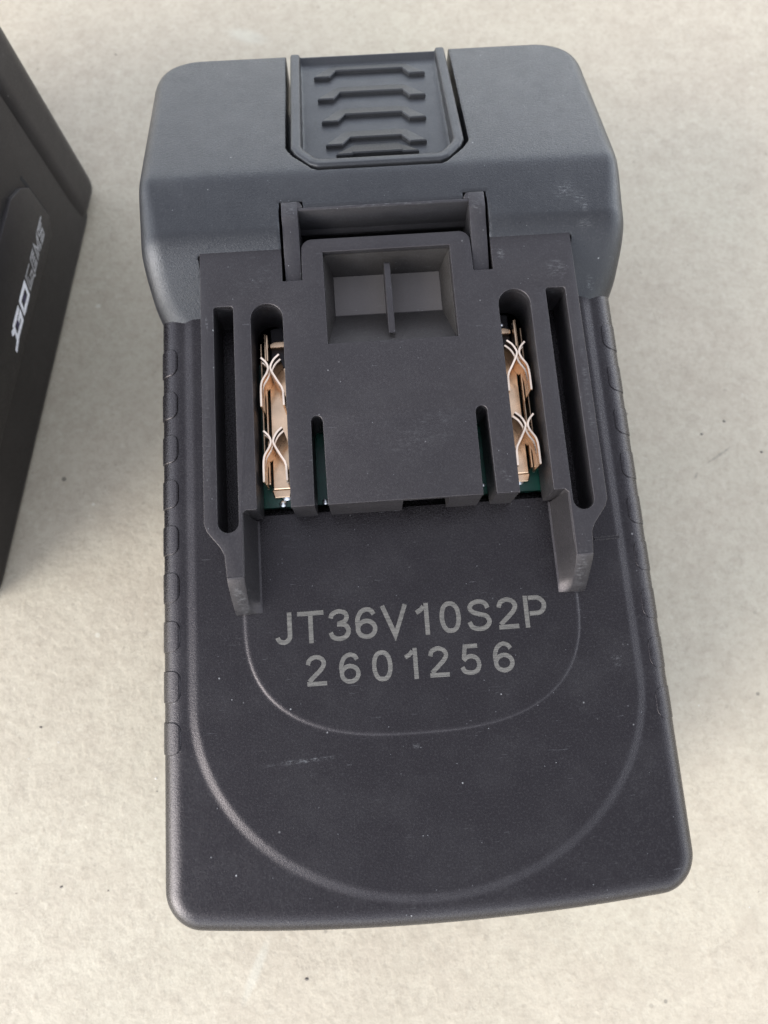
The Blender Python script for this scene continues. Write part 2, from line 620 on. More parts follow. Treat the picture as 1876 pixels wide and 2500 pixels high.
def build_grit(name, label, base, spots, n, seed, rmin, rmax):
    rnd = random.Random(seed)
    k = NT(name)
    k.b.inputs['Base Color'].default_value = (*base, 1)
    k.b.inputs['Roughness'].default_value = 0.8
    V, F = [], []
    pts = [(x, y, rnd.uniform(0.3, 0.5)) for x, y in spots]
    while len(pts) < n:
        x, y = rnd.uniform(-105, 125), rnd.uniform(-135, 145)
        if abs(x) < 46 and -95 < y < 72:
            continue
        if x < -66 - 0.19 * (70 - y) * (y < 82) and -35 < y < 95:
            continue
        pts.append((x, y, rnd.uniform(rmin, rmax)))
    for x, y, r in pts:
        b = len(V)
        a0 = rnd.uniform(0, 6.28)
        for i in range(5):
            a = a0 + i * 1.2566
            q = r * rnd.uniform(0.6, 1.2)
            V.append((x + q * math.cos(a), y + q * math.sin(a) * 0.7, 0.002))
        V.append((x + rnd.uniform(-0.2, 0.2) * r, y + rnd.uniform(-0.2, 0.2) * r, r * 0.55))
        for i in range(5):
            F.append((b + i, b + (i + 1) % 5, b + 5))
    o = new_obj(name, V, F, k.m, None, zoff=0.0, angle=1)
    o['kind'] = 'stuff'
    o['label'] = label


build_grit('dark_grit', 'tiny dark grains scattered over the pale concrete', (0.085, 0.072, 0.058), [(60.5, 6.3), (84.7, 2.7), (78.5, -0.3), (92.6, -5.9), (-68.0, 122.1), (-82.9, -59.1), (-67.3, -94.2), (-77.4, -92.7), (-25.4, -114.4)], 55, 5, 0.08, 0.20)
build_grit('pale_grit', 'tiny pale grains scattered over the pale concrete', (0.50, 0.47, 0.41), [(-57.0, -72.0)], 60, 8, 0.08, 0.22)

# ------------------------------------------------------------------ the battery pack
pack = bpy.data.objects.new('battery_pack', None)
pack.empty_display_size = 0.02
link(pack)
pack['label'] = 'large black battery pack etched JT36V10S2P 2601256, rail side up on pale concrete'
pack['category'] = 'battery pack'

HW = 40.35            # half width of the case
Z_SHELF = -8.5
Z_DECK = -8.0
YE = -89.6            # near end of the case


def end_bow(x):
    return 2.1 * (x / 40.0) ** 2


def plateau_d(x, y):
    a, b, yc = 35.05, 29.8, -55.3
    k0 = np.sqrt((x / a) ** 2 + (np.minimum(y - yc, 0) / b) ** 2)
    k1 = np.sqrt((x / a ** 2) ** 2 + (np.minimum(y - yc, 0) / b ** 2) ** 2)
    return k0 * (k0 - 1.0) / np.maximum(k1, 1e-4)


def panel_d(x, y):
    a, b, yc, n = 26.6, 19.3, -42.4, 2.65
    u = np.abs(x) / a
    w = np.maximum(-(y - yc), 0) / b
    k = (u ** n + w ** n + 1e-9) ** (1 / n)
    return (k - 1.0) * np.minimum(a, b) * 1.1


def deck_z(x, y):
    return Z_SHELF + (Z_DECK - Z_SHELF) * np.clip(0.5 - plateau_d(x, y) / 1.5, 0, 1) + 0.26 * sstep(0.5 - panel_d(x, y) / 0.5)


def case_sdf(x, y, z):
    yy = y - end_bow(x) * np.clip((0 - y) / 60.0, 0, 1)
    d2 = rrect(x, yy, 0, (YE + 60) / 2, HW, (60 - YE) / 2, 5.6)
    d2 = d2 + 0.35 * np.clip((-13.0 - z) / 50.0, 0, 1)             # slight draft
    top = rounded(d2, z - deck_z(x, y), 3.7)
    bot = rounded(d2, (-HP + 0.05) - z, 2.0)
    d = np.maximum(top, bot)
    cav = np.minimum(box3(x, y, z, -24.6, 24.6, -26.0, 16.5, -12.5, 5), box3(x, y, z, -17.45, 17.45, 10, 24.05, -12.5, 5))
    return np.maximum(d, -cav)


h = 0.31
P_, Q_ = surface_nets(case_sdf, np.arange(-41.2, 41.3, h), np.arange(-91.0, 30, h), zgrid(-HP + 0.05, -16.0, -7.0, h), refine=2)
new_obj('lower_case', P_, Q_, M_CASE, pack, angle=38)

SL = 0.34             # slope of the far end of the housing
Y_SL, Z_TOP = 31.0, 1.5
YF = 66.5             # far end of the housing


def hous_z(x, y):
    k = 1.2
    a = y - Y_SL
    soft = 0.5 * (a + np.sqrt(a * a + k * k))
    z = Z_TOP - SL * soft
    s = sstep((20.8 - y) / 15.0)
    return z + (-10.2 - Z_TOP) * s


U_OUT = [(-15.95, 80), (-15.95, 37.2), (-14.9, 35.2), (-11.6, 31.7), (-10.6, 31.25), (10.6, 31.25), (11.6, 31.7), (14.9, 35.2), (15.95, 37.2), (15.95, 80)]


def hous_sdf(x, y, z):
    hw = 41.3 - 0.9 * sstep((20 - y) / 14.0)
    d2 = rrect(x * (41.3 / hw), y, 0, (4.6 + YF) / 2, 41.3, (YF - 4.6) / 2, 9.0)
    d2 = d2 + 0.3 * np.clip((-13.0 - z) / 50.0, 0, 1)
    r = 4.4 - 1.7 * sstep((y - 18) / 14.0) - 2.0 * sstep((y - 57) / 8.0)
    top = rounded(d2, (z - hous_z(x, y)) * 0.95, r)
    bot = rounded(d2, (-HP + 0.05) - z, 2.0)
    d = np.maximum(top, bot)
    btn = np.maximum(poly_sd(x, y, U_OUT), -24.0 - z)
    d = np.maximum(d, -btn)
    hole = box3(x, y, z, -17.45, 17.45, 5.0, 24.05, -13.0, 9)
    cap = np.maximum(box3(np.abs(x), y, z, 13.45, 17.35, 20, 25.25, -6, 9), -9)
    cav = np.minimum(box3(x, y, z, -24.6, 24.6, -5, 16.5, -12.5, 9), box3(x, y, z, -17.45, 17.45, -5, 20, -12.5, 9))
    plate = box3(x, y, z, -31.2, 31.2, -5, 17.3, -8.2, 9)
    return np.maximum(np.maximum(d, -hole), np.maximum(np.maximum(-cap, -cav), -plate))


P_, Q_ = surface_nets(hous_sdf, np.arange(-42.3, 42.4, h), np.arange(3.4, 68.0, h), zgrid(-HP + 0.05, -14.0, 2.6, h), refine=2)
new_obj('latch_housing', P_, Q_, M_HOUS, pack, angle=38)

# ---- rail plate (1 mm skin) and the block below it
def slot_notch(x0, x1, ytop, yb, r):
    c = (x0 + x1) / 2
    return [(x1, yb)] + arc(c, ytop - r, (x1 - x0) / 2, r, 0, 180, 10) + [(x0, yb)]


YB = -26.65


def plate_outline(e=0.0, notch=False):
    """clockwise seen from below is irrelevant: the fill takes either; e insets the outline a little"""
    half = [(0.0, 19.0 - e), (12.4, 19.0 - e)] + arc(12.3, 17.1, 1.9 - e, 1.9 - e, 80, 10, 5) + [(14.2 - e, 11.6 - e), (17.45 + e, 11.6 - e), (17.45 + e, 17.6 - e), (31.0 - e, 17.6 - e),
            (31.0 - e, -28.5), (30.55 - e, -29.7), (28.6 - e, -32.2), (28.0 - e, -33.4), (27.7 - e, -36.8 + e), (25.15 + e, -36.8 + e), (25.15 + e, -27.2), (24.6 + e, YB + e)]
    half += [(22.9 + e, YB + e)] + arc(20.3, 5.1, 2.6 + e, 2.6 + e, 0, 180, 12) + [(17.7 - e, YB + e)]
    half += [(14.05 + e, YB + e), (13.95 + e, -13.2)] + arc(13.05, -13.1, 0.9 + e, 0.95 + e, 15, 165, 6) + [(12.1 - e, -13.2), (12.0 - e, YB + e)]
    if notch:
        pass
    left = [(-x, y) for x, y in half[1:]][::-1]
    front = []
    if notch:
        front = [(6.9, YB + e), (6.9, YB + 4), (-0.4, YB + 4), (-0.4, YB + e)]
    return half + front + left


def oslot(sx, e=0.0):
    x0, x1 = 25.7 - e, 28.9 + e
    P = arc(x1 - 0.5, 7.1 + e, 0.5, 0.5, 0, 90, 3) + arc(x0 + 0.5, 7.1 + e, 0.5, 0.5, 90, 180, 3) + arc(27.3, -28.4, 1.6 + e, 1.6 + e, 180, 360, 10)
    return [(sx * x, y) for x, y in P]


WIN = [(-10.6, 0.0), (10.6, 0.0), (10.6, 16.5), (-10.6, 16.5)]
slab(plate_outline(), [oslot(1), oslot(-1), WIN], -1.05, 0.0, 0.20, 'rail_plate', M_RAIL, pack)
slab(plate_outline(0.07, True), [oslot(1, 0.05), oslot(-1, 0.05), [(-10.9, -0.3), (10.9, -0.3), (10.9, 16.8), (-10.9, 16.8)]], -8.4, -1.05, 0.05, 'rail_block', M_RAIL, pack)

# ---- rail arms: drafted inner wall and the ramped tip
for sx in (-1, 1):
    V, F = [], []
    rows = []
    for y, zt, xo, xi in [(-26.9, -0.25, 25.6, 25.1), (-30, -0.25, 25.6, 25.1), (-34, -0.25, 26, 25.1), (-36.4, -0.20, 27.5, 25.12), (-36.9, 0.0, 27.7, 25.13), (-37.3, -0.35, 27.72, 25.15), (-38.2, -1.5, 27.75, 25.2),
                          (-39.6, -3.6, 27.8, 25.3), (-41.0, -5.9, 27.85, 25.38), (-41.75, -7.1, 27.85, 25.4), (-41.95, -9.0, 27.85, 25.4)]:
        zi = -8.4
        xb = 23.75 if y > -41.8 else 23.9
        k = len(V)
        zz = max(zt, -8.3)
        V += [(sx * xo, y, -8.4), (sx * (xo - 0.0), y, zz - 0.14), (sx * (xo - 0.14), y, zz), (sx * (xi + 0.16), y, zz), (sx * (xi - 0.02), y, zz - 0.16),
              (sx * (xb + 0.25), y, -7.6 if zz > -7.4 else -8.1), (sx * (xb - 0.5), y, -7.95 if zz > -7.4 else -8.35)]
        rows.append(k)
    m = 7
    for a, b in zip(rows[:-1], rows[1:]):
        for i in range(m - 1):
            F.append((a + i, a + i + 1, b + i + 1, b + i) if sx > 0 else (a + i, b + i, b + i + 1, a + i + 1))
    F.append(tuple(range(rows[-1], rows[-1] + m)) if sx < 0 else tuple(range(rows[-1] + m - 1, rows[-1] - 1, -1)))
    new_obj('rail_arm', V, F, M_RAIL, pack, angle=35)

# ---- window recess with its divider
V = []
rings = [[(-10.75, -0.15, -0.12), (10.75, -0.15, -0.12), (10.75, 16.65, -0.12), (-10.75, 16.65, -0.12)],
         [(-10.35, 0.4, -0.5), (10.35, 0.4, -0.5), (10.35, 16.35, -2.0), (-10.35, 16.35, -2.0)],
         [(-9.25, 7.8, -6.0), (9.25, 7.8, -6.0), (9.25, 15.3, -6.0), (-9.25, 15.3, -6.0)]]
rings[0] = [(x, y, -1.0) for x, y, z in rings[0]]
rings[1] = [(-10.5, 0.15, -1.0), (10.5, 0.15, -1.0), (10.5, 16.45, -1.0), (-10.5, 16.45, -1.0)]
for rg in rings:
    V += rg
F = []
for a in (0, 4):
    for i in range(4):
        F.append((a + i, a + (i + 1) % 4, a + 4 + (i + 1) % 4, a + 4 + i))
F.append((8, 9, 10, 11))
# outer skin so that the recess has thickness
nV = len(V)
V += [(x * 1.04, y + (0.6 if y > 8 else -0.4), z - (0.6 if z < -2 else 0)) for x, y, z in V]
F += [tuple(nV + i for i in f[::-1]) for f in F[4:]]
rec = new_obj('window_recess', V, F, M_PIT, pack, angle=20)
M_FLOOR = plastic('pocket_floor_plastic', ior=1.5, base=(0.060, 0.053, 0.047), rough=0.6, grain=0.3, dust=1.2)
bm = bmesh.new()
prism(bm, [(-9.2, 7.9), (9.2, 7.9), (9.2, 15.25), (-9.2, 15.25)], -6.4, -5.96, 'z')
bm_obj('pocket_floor', bm, M_FLOOR, rec)
bm = bmesh.new()
prism(bm, [(14.9, -6.2), (14.9, -1.6), (14.5, -1.3), (1.75, -1.25), (7.9, -6.2)], -0.52, 0.52, 'x', 0.1, 1)
bm_obj('divider_rib', bm, M_RAIL, rec)

# ---- latch hook: two bars, the cross piece between them
bm = bmesh.new()
for sx in (-1, 1):
    prof = [(25.1, -7), (25.1, 1.56), (22.4, 1.6), (20.9, 1.05), (12.05, -0.95), (11.75, -1.3), (11.75, -7)]
    prism(bm, prof, sx * 14.3, sx * 17.0, 'x', 0.14, 2)
    prism(bm, [(sx * 13.55, 24.0), (sx * 13.55, 24.4), (sx * 14.0, 25.1), (sx * 14.6, 25.1), (sx * 14.6, 24.0)], -2.0, 1.53, 'z', 0.1, 1)
prism(bm, [(23.98, -4.0), (23.98, 1.48), (23.45, 1.42), (22.95, -3.2), (22.4, -3.9), (22.4, -4.5), (23.98, -4.5)], -14.4, 14.4, 'x', 0.12, 2)
bm_obj('latch_hook', bm, M_HOOK, pack)
bm = bmesh.new()                      # dark floor of the latch well
prism(bm, [(-17.4, 10), (17.4, 10), (17.4, 24), (-17.4, 24)], -12.6, -12.2, 'z')
bm_obj('latch_well', bm, M_HOOK, pack)

# ---- release button, built in the plane of the slope: (x, s along the slope, n out of it)
TH = math.atan(SL)
S0 = Vector((0, Y_SL, Z_TOP))


def slope(x, s, n):
    return (x, S0.y + s * math.cos(TH) + n * math.sin(TH), S0.z - s * math.sin(TH) + n * math.cos(TH))


def sc_(y):
    return (y - Y_SL) / math.cos(TH)


RIM = [(-14.2, sc_(66.3)), (-14.2, sc_(37.6)), (-13.6, sc_(36.2)), (-11.4, sc_(33.55)), (-10.3, sc_(33.05)), (10.3, sc_(33.05)), (11.4, sc_(33.55)), (13.6, sc_(36.2)), (14.2, sc_(37.6)), (14.2, sc_(66.3))]
TRAY = [(-14.4, sc_(66.15)), (-14.4, sc_(37.5)), (-11.0, sc_(33.1)), (11.0, sc_(33.1)), (14.4, sc_(37.5)), (14.4, sc_(66.15))]


def tray_n(s):
    return -1.15 - 2.0 * np.clip((sc_(66.3) - s) / sc_(66.3), 0, 1)


def button_sdf(x, s, n):
    d2 = line_sd(x, s, RIM) - 0.93 - 0.12 * np.clip(-n / 3.0, 0, 1)
    rim = rounded(d2, n - 0.12, 0.45)
    rim = np.maximum(rim, -6.0 - n)
    rim = np.maximum(rim, s - sc_(66.75))
    dt = poly_sd(x, s, TRAY)
    # concave sweep of the tray up to the rim
    lift = 0.9 * sstep((dt + 1.6) / 1.6)
    tray = np.maximum(np.maximum(dt, n - tray_n(s) - lift), -6.0 - n)
    return np.minimum(rim, tray)


hb = 0.26
P_, Q_ = surface_nets(button_sdf, np.arange(-16, 16.1, hb), np.arange(0.4, 40.2, hb), np.arange(-6.6, 0.9, hb), refine=2)
c_, s_ = math.cos(TH), math.sin(TH)
PW = np.stack([P_[:, 0], S0.y + P_[:, 1] * c_ + P_[:, 2] * s_, S0.z - P_[:, 1] * s_ + P_[:, 2] * c_], 1)
btn = new_obj('release_button', PW, Q_, M_BTN, pack, angle=38)

# chevron grip ribs: wedges that rise towards their lower edge
rib_rows = [(30.6, 10.7, 6.5), (23.6, 10.15, 6.0), (16.85, 9.6, 5.3), (10.05, 9.05, 4.7), (6.3, 7.3, 4.6)]
for k, (s0, hw_, hm) in enumerate(rib_rows):
    last = k == len(rib_rows) - 1
    dy = 1.85 if not last else 0.3
    low = [(-hw_, s0), (-hw_ + 3.0, s0), (-hm, s0 + dy), (hm, s0 + dy), (hw_ - 3.0, s0), (hw_, s0)]
    inn = [(-hw_ + 0.22, s0 + 0.22), (-hw_ + 2.92, s0 + 0.22), (-hm + 0.08, s0 + dy + 0.22), (hm - 0.08, s0 + dy + 0.22), (hw_ - 2.92, s0 + 0.22), (hw_ - 0.22, s0 + 0.22)]
    up = s0 + 4.5
    top = [(-hw_ + 3.2, up - 0.2), (-hw_ + 3.6, up), (-hm + 0.6, up + 0.2), (hm - 0.6, up + 0.2), (hw_ - 3.6, up), (hw_ - 3.2, up - 0.2)]
    rise = 0.72 if not last else 1.4
    bm = bmesh.new()
    rings = []
    for L, up_ in ((low, -0.5), (low, rise - 0.16), (inn, rise), (top, 0.03), (top, -0.5)):
        rings.append([bm.verts.new(slope(x, q, float(tray_n(q)) + up_)) for x, q in L])
    for a, b in zip(rings[:-1], rings[1:]):
        for i in range(5):
            bm.faces.new((a[i], a[i + 1], b[i + 1], b[i]))
    for i in (0, 5):
        bm.faces.new([rg[i] for rg in rings])
    bmesh.ops.recalc_face_normals(bm, faces=bm.faces)
    bm_obj('grip_rib', bm, M_BTN, btn, angle=20)

# ---- grip pads over the shoulder of the case
def shoulder(t):
    """t: mm along the section from the shelf round the fillet and down the wall -> (x, z, nx, nz)"""
    r, x0, z0 = 3.7, HW - 3.7, Z_SHELF
    L = r * math.pi / 2
    if t < 0:
        return (x0 + t, z0, 0.0, 1.0)
    if t < L:
        a = t / r
        return (x0 + r * math.sin(a), z0 - r + r * math.cos(a), math.sin(a), math.cos(a))
    return (HW, z0 - r - (t - L), 1.0, 0.0)


def pad_mesh(name, mirror):
    t0, t1, ln, rc = 0.35, 9.5, 4.9, 1.55
    V, F = [], []
    ts = [t0, t0 + 0.12, t0 + 0.35, t0 + 0.7, t0 + 1.15] + list(np.linspace(t0 + 1.6, t1, 18))
    for t in ts:
        e = max(0.0, rc - (t - t0))
        cut = rc - math.sqrt(max(0.0, rc * rc - e * e))
        lo = max(0.0, (t - 4.2)) * 0.55 if t < 6.2 else 1.1          # the lower corner is cut off down the wall
        ya, yb = -ln + cut + lo, -cut
        hh = ((0.21 if mirror < 0 else 0.13) - (0.12 if mirror < 0 else 0.08) * min(1.0, max(0.0, (t - 3.5) / 3.0))) * min(1.0, (t - t0 + 0.02) / 0.2)
        x, z, nx, nz = shoulder(t)
        for yy, q in ((ya, -0.35), (ya, hh * 0.55), (ya + 0.12, hh), ((ya + yb) / 2, hh), (yb - 0.12, hh), (yb, hh * 0.55), (yb, -0.35)):
            V.append((mirror * (x + nx * q), yy, z + nz * q))
    m = 7
    for i in range(len(ts) - 1):
        for j in range(m - 1):
            a = i * m + j
            f = (a, a + 1, a + m + 1, a + m)
            F.append(f if mirror > 0 else f[::-1])
    F.append(tuple(range(m)) if mirror < 0 else tuple(range(m - 1, -1, -1)))
    k = (len(ts) - 1) * m
    F.append(tuple(range(k, k + m)) if mirror > 0 else tuple(range(k + m - 1, k - 1, -1)))
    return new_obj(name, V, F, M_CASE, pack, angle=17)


for mir in (-1, 1):
    first = pad_mesh('grip_pad', mir)
    for k in range(9):
        o = first if k == 0 else first.copy()
        if k:
            link(o, pack)
        o.location = (0, (4.95 - 7.81 * k) * MM, 0)

# ---- a moulded line across the shelf on the right
bm = bmesh.new()
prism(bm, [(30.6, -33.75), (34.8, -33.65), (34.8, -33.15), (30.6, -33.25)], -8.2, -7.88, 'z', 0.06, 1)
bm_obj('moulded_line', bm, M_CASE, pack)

# ---- electronics under the rail plate
bm = bmesh.new()
prism(bm, [(-24.3, -24.4), (-1.5, -24.4), (-1.5, -18), (8, -18), (8, -24.4), (24.3, -24.4), (24.3, 1.2), (-24.3, 1.2)], -10.6, -9.2, 'z')
pcb = bm_obj('circuit_board', bm, M_PCB, pack)
random.seed(4)
for x, y, r in ((19.6, -22.6, 0.9), (-19.2, -22.6, 0.95), (18.5, 5.6, 0.62), (19.7, 5.7, 0.42), (12.9, -21.6, 0.45), (-12.9, -24.0, 0.55), (-12.3, -24.0, 0.4), (-19.9, -23.9, 0.6), (13.7, -22.9, 0.3)):
    bm = bmesh.new()
    bmesh.ops.create_uvsphere(bm, u_segments=12, v_segments=6, radius=r)
    for v in bm.verts:
        v.co = Vector((v.co.x * 1.1 + x, v.co.y + y, max(v.co.z * 0.55, -0.1) - (8.55 if y > 5 else 9.15)))
    bm_obj('solder_joint', bm, M_SOLDER, pcb)


def wall_ribbon(bm, path, th, z0, z1):
    Lf, Rt = ribbon(path, th / 2)
    n = len(Lf)
    A = [bm.verts.new((p.x, p.y, z1)) for p in Lf]
    B = [bm.verts.new((p.x, p.y, z1)) for p in Rt]
    A0 = [bm.verts.new((p.x, p.y, z0)) for p in Lf]
    B0 = [bm.verts.new((p.x, p.y, z0)) for p in Rt]
    for i in range(n - 1):
        bm.faces.new((A[i], A[i + 1], B[i + 1], B[i]))
        bm.faces.new((A0[i], B0[i], B0[i + 1], A0[i + 1]))
        bm.faces.new((A[i], A0[i], A0[i + 1], A[i + 1]))
        bm.faces.new((B[i], B[i + 1], B0[i + 1], B0[i]))
    for i in (0, n - 1):
        bm.faces.new((A[i], B[i], B0[i], A0[i]))


for sx in (-1, 1):
    bm = bmesh.new()
    # floor strip, upturned outer lip
    prism(bm, [(sx * 17.9, -21.6), (sx * 21.25, -21.6), (sx * 21.25, -0.9), (sx * 20.4, -0.2), (sx * 17.9, -0.2)], -8.6, -7.9, 'z', 0.12, 1)
    prism(bm, [(sx * 21.45, -21.0), (sx * 21.75, -21.0), (sx * 21.75, 5.6), (sx * 21.45, 5.6)], -8.9, -6.6, 'z', 0.06, 1)
    prism(bm, [(sx * 22.1, -20.6), (sx * 22.35, -20.6), (sx * 22.35, 3.6), (sx * 22.1, 3.6)], -8.9, -6.0, 'z', 0.05, 1)
    # small bent tabs in the dark upper end
    prism(bm, [(sx * 18.0, 3.4), (sx * 20.9, 3.4), (sx * 20.9, 4.1), (sx * 20.0, 4.5), (sx * 18.0, 4.5)], -8.6, -7.4, 'z', 0.1, 1)
    prism(bm, [(sx * 21.0, 0.2), (sx * 21.3, 0.2), (sx * 21.3, 5.0), (sx * 21.0, 5.0)], -8.9, -5.6, 'z', 0.05, 1)
    # solder tail at the near end
    prism(bm, [(sx * 18.6, -22.9), (sx * 21.2, -22.9), (sx * 21.6, -21.5), (sx * 18.3, -21.5)], -9.0, -8.5, 'z', 0.15, 1)
    tc = bm_obj('terminal_contact', bm, M_BRONZE, pack, angle=30)
    for y0 in (0.0, -12.65):
        inner = catmull([(18.85, -0.15), (19.72, -0.98), (20.30, -2.15), (20.18, -2.95), (19.45, -4.4), (18.62, -5.85)], 4) + [(18.42, -6.6), (18.36, -9.0)]
        outer = catmull([(21.82, -0.55), (21.02, -1.45), (20.70, -2.4), (20.98, -3.35), (21.72, -4.6), (21.95, -5.6)], 4) + [(22.0, -6.6), (22.0, -9.0)]
        for path in (inner, outer):
            for z0, z1 in ((-3.5, -2.5), (-7.85, -4.4)):
                bm = bmesh.new()
                wall_ribbon(bm, [(sx * x, y + y0) for x, y in path], 0.30, z0, z1)
                bm_obj('spring_blade', bm, M_BLADE, tc, angle=40)
        bm = bmesh.new()          # stem that carries the blades up from the channel
        for xx in (18.38, 22.0):
            prism(bm, [(sx * (xx - 0.13), y0 - 9.1), (sx * (xx + 0.13), y0 - 9.1), (sx * (xx + 0.13), y0 - 6.9), (sx * (xx - 0.13), y0 - 6.9)], -7.0, -2.55, 'z')
        bm_obj('blade_stem', bm, M_BRONZE, tc)
for sx in (-1, 1):                # added plastic block that darkens the top of each terminal slot
    bm = bmesh.new()
    prism(bm, [(sx * 17.8, 0.2), (sx * 20.9, 0.2), (sx * 20.9, 7.4), (sx * 20.2, 7.7), (sx * 17.8, 7.7)], -12.0, -8.6, 'z', 0.15, 1)
    bm_obj('slot_darkener', bm, M_HOOK, pack)

# ---- laser-etched lettering
def glyph(ch):
    if ch == 'J':
        return 0.52, [[(0.42, 1.0), (0.42, 0.3)] + arc(0.245, 0.27, 0.175, 0.195, 0, -170, 10)]
    if ch == 'T':
        return 0.74, [[(0.0, 0.925), (0.74, 0.925)], [(0.37, 0.85), (0.37, 0.0)]]
    if ch == '3':
        return 0.62, [catmull([(0.07, 0.72), (0.12, 0.85), (0.29, 0.925), (0.46, 0.87), (0.52, 0.74), (0.45, 0.60), (0.27, 0.535)], 5), catmull([(0.24, 0.53), (0.46, 0.49), (0.555, 0.31), (0.47, 0.13), (0.29, 0.075), (0.12, 0.13), (0.05, 0.28)], 5)]
    if ch == '6':
        return 0.62, [catmull([(0.545, 0.76), (0.47, 0.88), (0.33, 0.925), (0.17, 0.83), (0.08, 0.6), (0.085, 0.38)], 6), ('c', arc(0.325, 0.32, 0.24, 0.245, 0, 345, 23))]
    if ch == 'V':
        return 0.74, [[(0.045, 1.0), (0.365, 0.06), (0.69, 1.0)]]
    if ch == '1':
        return 0.50, [[(0.36, 0.0), (0.36, 1.0)], catmull([(0.29, 0.90), (0.20, 0.79), (0.07, 0.71)], 4)]
    if ch == '0':
        return 0.62, [('c', [(0.31 + 0.235 * math.copysign(abs(math.cos(a)) ** 0.85, math.cos(a)), 0.5 + 0.425 * math.copysign(abs(math.sin(a)) ** 0.9, math.sin(a))) for a in [2 * math.pi * i / 28 for i in range(28)]])]
    if ch == 'S':
        return 0.70, [catmull([(0.60, 0.71), (0.53, 0.86), (0.35, 0.925), (0.17, 0.87), (0.10, 0.74), (0.17, 0.61), (0.35, 0.53), (0.54, 0.46), (0.62, 0.29), (0.53, 0.13), (0.35, 0.07), (0.14, 0.13), (0.06, 0.30)], 5)]
    if ch == '2':
        return 0.62, [catmull([(0.07, 0.69), (0.13, 0.85), (0.30, 0.925), (0.47, 0.86), (0.535, 0.71), (0.46, 0.54), (0.29, 0.36), (0.14, 0.21), (0.09, 0.155)], 5), [(0.03, 0.075), (0.60, 0.075)]]
    if ch == 'P':
        return 0.68, [[(0.085, 0.0), (0.085, 1.0)], [(0.17, 0.925), (0.36, 0.925)] + arc(0.38, 0.68, 0.22, 0.245, 85, -85, 10) + [(0.36, 0.435), (0.17, 0.435)]]
    if ch == '5':
        return 0.62, [[(0.54, 0.925), (0.175, 0.925), (0.115, 0.52)], catmull([(0.10, 0.47), (0.19, 0.56), (0.32, 0.60), (0.48, 0.53), (0.55, 0.34), (0.48, 0.14), (0.30, 0.075), (0.12, 0.13), (0.05, 0.27)], 5)]


def lettering(text, xs, y0, hgt, wide, name):
    V, F = [], []
    zb = Z_DECK + 0.26 + 0.02
    rnd = random.Random(len(text))
    for ch, xc in zip(text, xs):
        w, strokes = glyph(ch)
        for k, st in enumerate(strokes):
            closed = st[0] == 'c'
            path = st[1] if closed else st
            pts = [((px - w / 2) * wide, py) for px, py in path]
            Lf, Rt = ribbon(pts, 0.071, closed)
            b = len(V)
            n = len(Lf)
            for i in range(n):
                for p in (Lf[i], Rt[i]):
                    V.append((xc + p.x * hgt + rnd.uniform(-0.02, 0.02), y0 + p.y * hgt + rnd.uniform(-0.02, 0.02), zb + 0.008 * k))
            for i in range(n if closed else n - 1):
                j = (i + 1) % n
                F.append((b + 2 * i + 1, b + 2 * j + 1, b + 2 * j, b + 2 * i))
    o = new_obj(name, V, F, M_ETCH, pack, angle=None)
    return o


lettering('JT36V10S2P', [-20.45, -16.2, -11.65, -7.5, -2.9, 1.6, 5.95, 10.6, 15.15, 19.6], -47.0, 5.05, 1.12, 'etched_lettering')
lettering('2601256', [-15.65, -10.5, -5.35, -0.7, 3.55, 8.55, 13.7], -53.65, 4.8, 1.12, 'etched_lettering')

# ------------------------------------------------------------------ the second pack, standing at the left
B0 = Vector((-74.17, 70.36))
U = Vector((-0.1862, -0.98251))          # along its side wall, towards the viewer
N = Vector((0.98251, -0.1862))           # out of that wall, towards the first pack
pk2 = bpy.data.objects.new('battery_pack', None)
pk2.empty_display_size = 0.02
link(pk2)
pk2.matrix_world = Matrix(((U.x, N.x, 0, B0.x * MM), (U.y, N.y, 0, B0.y * MM), (0, 0, 1, 0), (0, 0, 0, 1)))
# (u, n, up) is left-handed, so mirror n when building: local y = -n keeps the frame right-handed
pk2.matrix_world = Matrix(((U.x, -N.x, 0, B0.x * MM), (U.y, -N.y, 0, B0.y * MM), (0, 0, 1, 0), (0, 0, 0, 1)))
pk2['label'] = 'dark battery pack cut by the left photo edge, silver logo on its side panel'
pk2['category'] = 'battery pack'


def body2_sdf(u, v, z):
    d2 = rrect(u, v, 49.5, 39, 55.5, 39, 8)
    d = np.maximum(rounded(d2, z - 56, 5.0), rounded(d2, 0.05 - z, 1.6))
    groove = np.maximum(np.maximum(np.abs(z - 16.2) - 0.55, -(u - 12.0)), np.abs(v) - 0.5)
    return d


hh_ = 0.9
P_, Q_ = surface_nets(body2_sdf, np.arange(-8, 108, hh_), np.arange(-2, 80, hh_), np.arange(-1.5, 58, hh_))
new_obj('case_body', P_, Q_, M_NBR, pk2, zoff=0, angle=40)


def cap2_sdf(u, v, z):
    d2 = rrect(u, v, -2.6, 39, 8.0, 39.9, 5.2)
    d2 = d2 + 0.6 * sstep((12 - z) / 12) * np.clip((u + 2) / 6, 0, 1)
    return np.maximum(rounded(d2, z - 62, 5.0), rounded(d2, 0.05 - z, 5.0))


P_, Q_ = surface_nets(cap2_sdf, np.arange(-12, 7, 0.6), np.arange(-2.4, 80.5, 0.6), np.arange(-1.5, 64, 0.6))
new_obj('end_cap', P_, Q_, M_NBR, pk2, zoff=0, angle=40)
